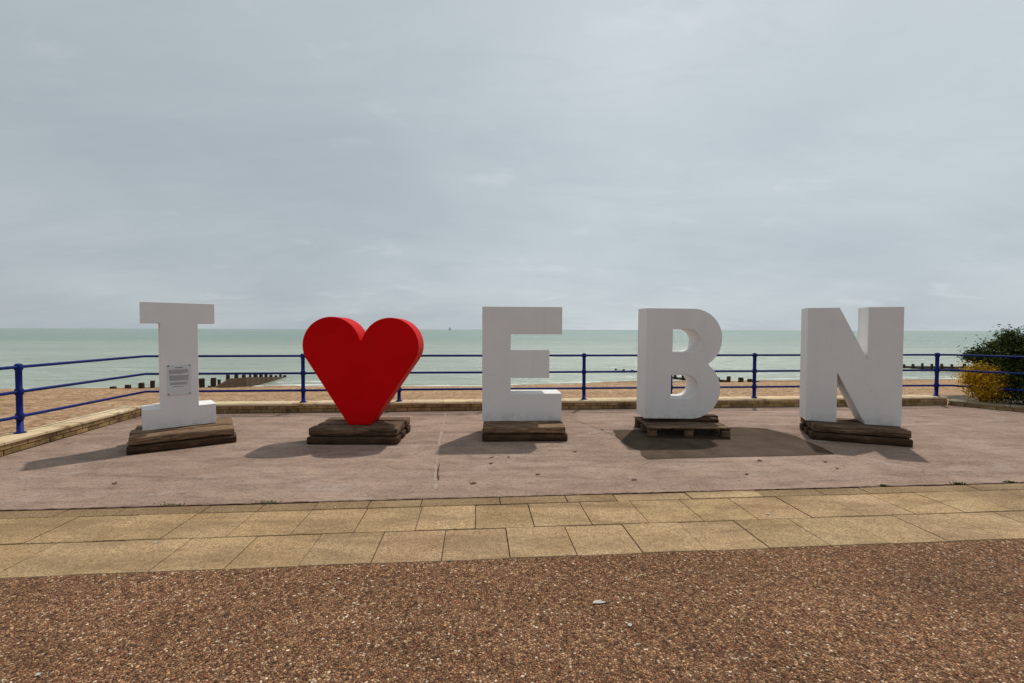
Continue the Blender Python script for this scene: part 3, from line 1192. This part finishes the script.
# B
w, h = 1.165, 1.69
x0 = -w / 2
kx, kz = w / 278.0, h / 397.0
bz = lambda yy: (462 - yy) * kz
bx = lambda xx: x0 + (xx - 163) * kx
B_out = [(bx(163), 0), (bx(330), 0)]
B_out += arc(bx(332), bz(355), 106 * kx, 107 * kz, -88, 53, 26)
B_out += arc(bx(334), bz(172), 107 * kx, 107 * kz, -57, 88, 26)
B_out += [(bx(332), h), (bx(163), h)]
B_h1 = [(bx(260), bz(222)), (bx(321), bz(222))] + arc(bx(321), bz(181), 41 * kx, 41 * kz, -85, 85, 18) + [(bx(321), bz(140)), (bx(260), bz(140))]
B_h2 = [(bx(257), bz(388)), (bx(314), bz(388))] + arc(bx(314), bz(346.5), 41 * kx, 41.5 * kz, -85, 85, 18) + [(bx(314), bz(305)), (bx(257), bz(305))]
place('letter_sculpture', shape_mesh([B_out, B_h1, B_h2], T), M_WHITE, (2.62, 6.79), ZB, 0.5, 'big white letter B with two rounded openings', 'letter', R(0.5))

# N
w, h = 1.152, 1.70
x0, x1 = -w / 2, w / 2
N_loop = [(x0, 0), (x0 + .335 * w, 0), (x0 + .335 * w, .435 * h), (x0 + .635 * w, 0), (x1, 0), (x1, h), (x0 + .645 * w, h), (x0 + .645 * w, .555 * h), (x0 + .345 * w, h), (x0, h)]
place('letter_sculpture', shape_mesh([N_loop], T), M_WHITE, (4.98, 6.48), ZB, -22.2, 'big white letter N turned slightly toward the left', 'letter')


# ------------------------------------------------------------------ groynes
def post_timber(name, xy, z0, z1, w, parent, seed, mat=M_GROYNE):
    o = timber(name, z1 - z0, w, w * 0.9, mat, parent, (xy[0], xy[1], (z0 + z1) / 2), 0, seed, 0.018, 0.04)
    rr_ = random.Random(seed)
    o.rotation_euler = (rr_.uniform(-.04, .04), R(-90) + rr_.uniform(-.04, .04), rr_.uniform(0, 3))
    return o


def groyne(label, pts, tops, spacing, over, plank_drop, seed):
    root = empty('groyne', (pts[0][0], pts[0][1], -3.0))
    tag(root, label, 'groyne')
    o0 = Vector(root.location)
    rr_ = random.Random(seed)
    k = 0
    for i in range(len(pts) - 1):
        a, b = Vector(pts[i]), Vector(pts[i + 1])
        L = (b - a).length
        n = max(1, round(L / spacing))
        ang = math.atan2(b.y - a.y, b.x - a.x)
        nrm = Vector((math.sin(ang), -math.cos(ang)))
        for j in range(n + (i == len(pts) - 2)):
            t = j / n
            p = a.lerp(b, t) - nrm * 0.14
            zt = tops[i] + (tops[i + 1] - tops[i]) * t + over * rr_.uniform(.6, 1.25)
            post_timber('pile', (p.x - o0.x, p.y - o0.y), -3.6 - o0.z, zt - o0.z, rr_.uniform(.19, .26), root, seed * 50 + k)
            k += 1
        # planks between the piles, stepping down to the sea
        np_ = 5
        for q in range(np_):
            za, zb = tops[i] - plank_drop - q * 0.235, tops[i + 1] - plank_drop - q * 0.235
            bm = bmesh.new()
            m_ = (a + b) / 2
            vs = []
            for (pp, zz) in ((a, za), (b, zb)):
                for off in (-0.02, 0.055):
                    for dz in (0, -0.225):
                        jx = rr_.uniform(-.012, .012)
                        vs.append(bm.verts.new((pp.x - o0.x + nrm.x * (off + jx), pp.y - o0.y + nrm.y * (off + jx), zz + dz - o0.z)))
            for f in ((0, 1, 3, 2), (4, 6, 7, 5), (0, 4, 5, 1), (2, 3, 7, 6), (0, 2, 6, 4), (1, 5, 7, 3)):
                bm.faces.new([vs[t_] for t_ in f])
            bmesh.ops.subdivide_edges(bm, edges=[e for e in bm.edges if e.calc_length() > 1], cuts=10)
            for v in bm.verts:
                v.co += mnoise.noise_vector(v.co * 1.7) * 0.02
            from_bm('plank', bm, M_PLANK, root)
    return root


groyne('dark timber groyne running into the sea to the right of the letter I', [(-20.7, 30.6), (-20.6, 32.4), (-20.5, 34.2), (-20.9, 38.0), (-21.5, 42.3)], [-2.55, -2.06, -2.16, -2.55, -3.0], 1.0, 0.26, 0.0, 1)
groyne('broken timber groyne seen through and beside the letter B', [(17.5, 35.6), (15.4, 41.6), (13.9, 47.5), (11.9, 50.5)], [-2.38, -2.80, -2.9, -2.95], 1.15, 0.22, 0.05, 2)
groyne('long dark timber groyne in the water to the left of the golden shrub', [(56.0, 44.0), (52.5, 47.5), (49.8, 50.2), (48.2, 54.5), (46.2, 62.0)], [-2.0, -2.25, -2.45, -2.75, -2.95], 1.0, 0.3, 0.0, 3)
# worn stumps on the shingle, the landward ends of the groynes
ST_L = ['lowest and leftmost worn stump in the row of four on the shingle', 'second stump from the left in the row of four on the shingle',
        'third stump from the left in the row of four on the shingle', 'tallest stump on the right of the row of four, close to the letter I']
for i, (x, y, zt, lab) in enumerate([(-28.3, 31.5, -2.54, ST_L[0]), (-27.7, 32.0, -2.48, ST_L[1]), (-27.3, 32.7, -2.42, ST_L[2]), (-26.9, 33.2, -2.32, ST_L[3]),
                                     (-23.2, 33.2, -2.14, 'worn stump against the right edge of the letter I stem'),
                                     (-22.6, 33.6, -2.14, 'worn stump between the letter I and the dark groyne'),
                                     (18.0, 34.9, -2.14, 'tall stump just right of the letter B lower bowl'), (18.6, 34.7, -2.22, 'squat stump second from the letter B on the shingle'),
                                     (19.4, 35.1, -2.42, 'low stump almost buried in shingle left of the railing post')]):
    p_ = empty('timber_stump', (x, y, -3.3))
    tag(p_, lab, 'stump', 'stumps on the shingle')
    post_timber('pile', (0, 0), 0, zt + 3.3, 0.30 if i < 4 else 0.32, p_, 300 + i)


# ------------------------------------------------------------------ shrubs
def foliage(name, blobs, n, size, mat, parent, seed, bright=0.0, droop=0.0):
    """many small leaves in clumps near the surface of overlapping lobes"""
    rg = np.random.default_rng(seed)
    V, F, C = [], [], []
    o0 = np.array(parent.location)
    # clump centres
    clumps = []
    for (cx, cy, cz, rx, ry, rz_, k) in blobs:
        for _ in range(k):
            d = rg.normal(size=3)
            d /= np.linalg.norm(d)
            if d[2] < -0.55:
                d[2] *= -1
            q = rg.uniform(0.55, 1.06) if rg.random() < 0.8 else rg.uniform(0.2, 0.6)
            clumps.append((np.array([cx, cy, cz]) + d * q * np.array([rx, ry, rz_]), d, q))
    clumps = [c for c in clumps if c[0][2] > 0.06]
    per = max(1, n // len(clumps))
    for c, d, q in clumps:
        cs = rg.uniform(0.05, 0.13)
        base = rg.uniform(0.05, 0.75)
        for _ in range(per):
            p = c + rg.normal(size=3) * cs * np.array([1, 1, 0.75])
            if p[2] < 0.04:
                continue
            nrm = d + rg.normal(size=3) * 0.7 + np.array([0, 0, 0.4])
            nrm /= np.linalg.norm(nrm)
            a = np.cross(nrm, rg.normal(size=3))
            a /= np.linalg.norm(a)
            b = np.cross(nrm, a)
            s = size * rg.uniform(0.6, 1.35)
            i0 = len(V)
            pts = [p - a * s, p - a * s * .2 + b * s * .42 + nrm * s * .08, p + a * s, p - a * s * .2 - b * s * .42 + nrm * s * .08]
            V += [tuple(t - o0) for t in pts]
            F.append((i0, i0 + 1, i0 + 2, i0 + 3))
            C.append(float(np.clip(base + rg.normal() * 0.16 + bright, 0, 1)))
    me = bpy.data.meshes.new(name)
    me.from_pydata(V, [], F)
    set_tint(me, [(v, v, v) for v in C])
    return link(name, me, mat, parent)


def stems(parent, pts, seed):
    rr_ = random.Random(seed)
    bm = bmesh.new()
    o0 = Vector(parent.location)
    for (x, y, z) in pts:
        b = Vector((rr_.uniform(-.12, .12), rr_.uniform(-.12, .12), 0.0))
        e = Vector((x, y, z)) - o0
        m_ = b.lerp(e, .5) + Vector((rr_.uniform(-.06, .06), rr_.uniform(-.06, .06), .08))
        tube_bm(bm, [b, m_, e], [0.022, 0.015, 0.006], 7)
    from_bm('stem', bm, M_STEM, parent)


g1 = empty('shrub', (11.1, 9.0, 0.03))
tag(g1, 'large dark green shrub behind the railing at the right edge', 'shrub')
blobs = [(10.70, 9.42, 0.78, 0.44, 0.5, 0.82, 240), (11.0, 9.05, 0.86, 0.50, 0.5, 0.84, 200), (11.25, 8.55, 0.72, 0.60, 0.6, 0.76, 170), (11.7, 8.0, 0.66, 0.66, 0.6, 0.70, 140),
         (11.6, 9.3, 0.88, 0.75, 0.7, 0.90, 170), (12.1, 8.6, 0.85, 0.8, 0.8, 0.82, 120), (10.5, 9.22, 0.38, 0.38, 0.36, 0.38, 150), (10.98, 8.65, 0.30, 0.42, 0.4, 0.34, 110), (10.3, 9.75, 0.98, 0.22, 0.22, 0.16, 36)]
foliage('foliage', blobs, 95000, 0.032, M_GREEN, g1, 21)
stems(g1, [(10.6, 9.35, 0.9), (10.8, 9.2, 1.1), (11.1, 9.2, 1.2), (10.95, 8.7, 0.8), (11.3, 8.5, 0.7), (11.7, 8.6, 0.9), (11.7, 9.0, 1.2)], 5)
g2 = empty('shrub', (10.12, 9.42, 0.03))
tag(g2, 'smaller golden yellow leaved shrub at the corner of the railing', 'shrub')
blobs = [(10.00, 9.50, 0.58, 0.20, 0.20, 0.22, 70), (9.94, 9.42, 0.40, 0.21, 0.20, 0.24, 70), (10.08, 9.36, 0.46, 0.17, 0.16, 0.26, 70), (10.04, 9.36, 0.25, 0.18, 0.16, 0.19, 50)]
foliage('foliage', blobs, 16000, 0.024, M_GOLD, g2, 22, 0.1)
stems(g2, [(10.0, 9.5, 0.7), (9.95, 9.42, 0.5), (10.15, 9.32, 0.7), (10.1, 9.28, 0.4), (10.1, 9.4, 0.6)], 6)


# ------------------------------------------------------------------ weeds, leaves and litter
def weed(x, y, s, label, seed):
    o = empty('weed', (x, y, 0.0))
    tag(o, label, 'weed', 'weeds in the paving joint')
    rg = np.random.default_rng(seed)
    V, F, C = [], [], []
    for _ in range(70):
        a = rg.uniform(0, 6.28)
        r = abs(rg.normal()) * s
        px, py = r * math.cos(a) * (1.0 if x > 0 else 2.0), r * math.sin(a) * 0.45
        hgt = rg.uniform(0.3, 1.0) * s * (0.32 if x > 0 else 0.05) + 0.003
        dx, dy = math.cos(a) * s * 0.35, math.sin(a) * s * 0.3
        i0 = len(V)
        wv = 0.006
        V += [(px - wv, py, 0.0), (px + wv, py, 0.0), (px + dx + wv * .4, py + dy, hgt), (px + dx - wv * .8, py + dy, hgt * .93)]
        F.append((i0, i0 + 1, i0 + 2, i0 + 3))
        C.append(rg.random())
    me = bpy.data.meshes.new('tuft')
    me.from_pydata(V, [], F)
    set_tint(me, [(v, v, v) for v in C])
    link('tuft', me, M_WEED, o)


for i, (x, s, lab) in enumerate([(-3.05, .055, 'flat tuft of weed in the joint in front of the letter I'), (-2.2, .06, 'flat weed tuft in the joint in front of the red heart'),
                                 (3.78, .03, 'small weed tuft in the joint in front of the letter N, leftmost of three'), (4.62, .035, 'rounded weed clump at the paving joint right of the letter N'),
                                 (5.2, .035, 'rounded weed clump in the paving joint nearest the right edge')]):
    weed(x, line_y(4.18, x), s, lab, 40 + i)


def flake(name, x, y, z, sx_, sy_, mat, seed, label, cat, group=None, curl=0.012):
    z -= 0.004
    """a small curled leaf or scrap lying on the ground"""
    rg = random.Random(seed)
    bm = bmesh.new()
    n = 11
    th = rg.uniform(0, 6.28)
    ring_t, ring_b = [], []
    c0 = bm.verts.new((0, 0, 0.003 + curl * .25))
    c1 = bm.verts.new((0, 0, 0.001))
    for k in range(n):
        a = 2 * math.pi * k / n
        r = rg.uniform(.3, 1.1)
        px, py = sx_ * r * math.cos(a), sy_ * r * math.sin(a)
        qx, qy = px * math.cos(th * .1) - py * math.sin(th * .1), px * math.sin(th * .1) + py * math.cos(th * .1)
        hz = 0.003 + curl * rg.random()
        ring_t.append(bm.verts.new((qx, qy, hz + 0.0015)))
        ring_b.append(bm.verts.new((qx, qy, hz - 0.0015)))
    for k in range(n):
        j = (k + 1) % n
        bm.faces.new([c0, ring_t[k], ring_t[j]])
        bm.faces.new([c1, ring_b[j], ring_b[k]])
        bm.faces.new([ring_t[k], ring_b[k], ring_b[j], ring_t[j]])
    o = from_bm(name, bm, mat)
    o.location = (x, y, z)
    return tag(o, label, cat, group)


LEAVES = [(-0.25, 5.43, 'brown leaf in front of the letter E, upper left of a pair'), (-0.04, 5.45, 'brown leaf in front of the letter E, upper right of a pair'),
          (-0.24, 5.19, 'brown leaf below the pair in front of the letter E'), (-0.39, 4.52, 'dark brown leaf near the cracked joint and the paving edge'),
          (0.28, 4.80, 'reddish brown leaf on the concrete in front of the letter E right side'), (1.29, 4.64, 'brown leaf on bare concrete between the letters E and B, near the paving'),
          (2.57, 4.83, 'brown leaf on the round pale repair in front of the letter B'), (3.00, 5.34, 'brown leaf just below the dark asphalt patch'),
          (3.76, 5.30, 'brown leaf below the right corner of the asphalt patch, upper of two'), (3.72, 5.04, 'brown leaf below the right corner of the asphalt patch, lower of two'),
          (-4.03, 4.48, 'brown leaf in front of the letter I near the paving'), (1.42, 6.98, 'brown leaf beside the left tip of the asphalt patch'),
          (0.82, 5.71, 'brown leaf beside the right end of the base of the letter E')]
for i, (x, y, lab) in enumerate(LEAVES):
    flake('fallen_leaf', x, y, 0.006, random.uniform(.022, .042), random.uniform(.016, .030), M_DRY, 500 + i, lab, 'leaf', 'fallen leaves on the terrace', 0.009)
LIT = [(-2.62, 3.235, .020, .018, 'white scrap on the paving slabs at the left'), (0.51, 2.53, .052, .022, 'larger torn white scrap lying on the gravel'),
       (0.635, 2.33, .020, .022, 'small white scrap on the gravel below the larger torn one'), (-3.15, 4.24, .030, .016, 'white scrap on the concrete at the paving edge below the letter I'),
       (2.2, 3.77, .022, .016, 'white scrap on the paving in front of the letter N left stroke'), (0.29, 3.19, .012, .010, 'tiny white scrap on the front row of slabs below the letter E'),
       (-1.41, 5.42, .018, .012, 'tiny white scrap on the concrete in front of the red heart'), (-1.55, 3.88, .014, .012, 'tiny white scrap on the second row of slabs below the red heart'),
       (-2.15, 1.98, .014, .011, 'tiny pale scrap on the gravel in the lower left corner')]
for i, (x, y, a, b, lab) in enumerate(LIT):
    flake('paper_scrap', x, y, 0.006, a, b, M_PAPER, 600 + i, lab, 'litter', 'scraps of litter on the ground', 0.004)
flake('foil_scrap', -0.42, 2.99, 0.006, .014, .009, M_TEAL, 640, 'tiny bright green scrap where the gravel meets the slabs', 'litter', 'scraps of litter on the ground', 0.004)

# ------------------------------------------------------------------ far out at sea
s_ = empty('sailing_boat', (-280.0, 2000.0, -3.0))
tag(s_, 'tiny faint sailing boat on the horizon between the heart and the letter E', 'boat')
bm = bmesh.new()
secs = [(-6, 0.3, 1.6), (-3, 1.5, 1.4), (1, 1.8, 1.3), (5, 1.1, 1.5), (7.5, 0.1, 1.9)]
prev = None
for (x, hw, z) in secs:
    cur = [bm.verts.new((x, -hw, z)), bm.verts.new((x, -hw * .5, -0.4)), bm.verts.new((x, hw * .5, -0.4)), bm.verts.new((x, hw, z))]
    if prev:
        for k in range(4):
            bm.faces.new([prev[k], prev[(k + 1) % 4], cur[(k + 1) % 4], cur[k]])
    else:
        bm.faces.new(cur)
    prev = cur
bm.faces.new(prev)
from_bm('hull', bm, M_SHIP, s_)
bm = bmesh.new()
tube_bm(bm, [(0.5, 0, 1.2), (0.5, 0, 17.5)], [0.16, 0.1], 8)
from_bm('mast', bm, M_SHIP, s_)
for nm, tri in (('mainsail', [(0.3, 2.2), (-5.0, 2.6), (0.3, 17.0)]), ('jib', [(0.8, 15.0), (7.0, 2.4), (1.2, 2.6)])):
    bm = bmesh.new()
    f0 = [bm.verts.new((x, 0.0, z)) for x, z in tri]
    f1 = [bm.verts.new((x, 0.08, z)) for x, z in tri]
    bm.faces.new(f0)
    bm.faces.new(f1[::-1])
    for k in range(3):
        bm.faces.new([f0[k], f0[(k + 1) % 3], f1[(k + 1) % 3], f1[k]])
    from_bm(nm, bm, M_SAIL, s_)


def gull(x, y, z, rz, flap, label):
    bm = bmesh.new()
    n = 9
    rings = []
    for (px, r) in [(-0.30, .015), (-0.22, .045), (-0.08, .075), (0.06, .08), (0.17, .055), (0.23, .048), (0.28, .03), (0.33, .008)]:
        rings.append([bm.verts.new((px, r * math.cos(2 * math.pi * k / n), r * math.sin(2 * math.pi * k / n))) for k in range(n)])
    for i in range(len(rings) - 1):
        for k in range(n):
            bm.faces.new([rings[i][k], rings[i][(k + 1) % n], rings[i + 1][(k + 1) % n], rings[i + 1][k]])
    bm.faces.new(rings[0])
    bm.faces.new(rings[-1])
    for sgn in (-1, 1):
        st_ = [(0.0, .11, .02), (0.3, .10, .02 + flap * .22), (0.62, .05, .02 + flap * .12)]
        pv = None
        for (d, cw, zz) in st_:
            xo = -0.02 - d * .12
            cur = [bm.verts.new((xo + cw, sgn * (0.05 + d), zz)), bm.verts.new((xo - cw, sgn * (0.05 + d), zz)), bm.verts.new((xo, sgn * (0.05 + d), zz + .02))]
            if pv:
                for k in range(3):
                    bm.faces.new([pv[k], pv[(k + 1) % 3], cur[(k + 1) % 3], cur[k]])
            pv = cur
        bm.faces.new(pv)
    o = from_bm('gull', bm, M_FEATH)
    o.location = (x, y, z)
    o.rotation_euler = (0, 0, rz)
    tag(o, label, 'bird', 'far birds over the sea')


gull(87.0, 178.0, 3.55, 1.3, 1.0, 'tiny far bird low over the sea right of the letter B, left of two')
gull(90.0, 178.0, 3.15, 1.7, 0.5, 'tiny far bird low over the sea right of the letter B, right of two')
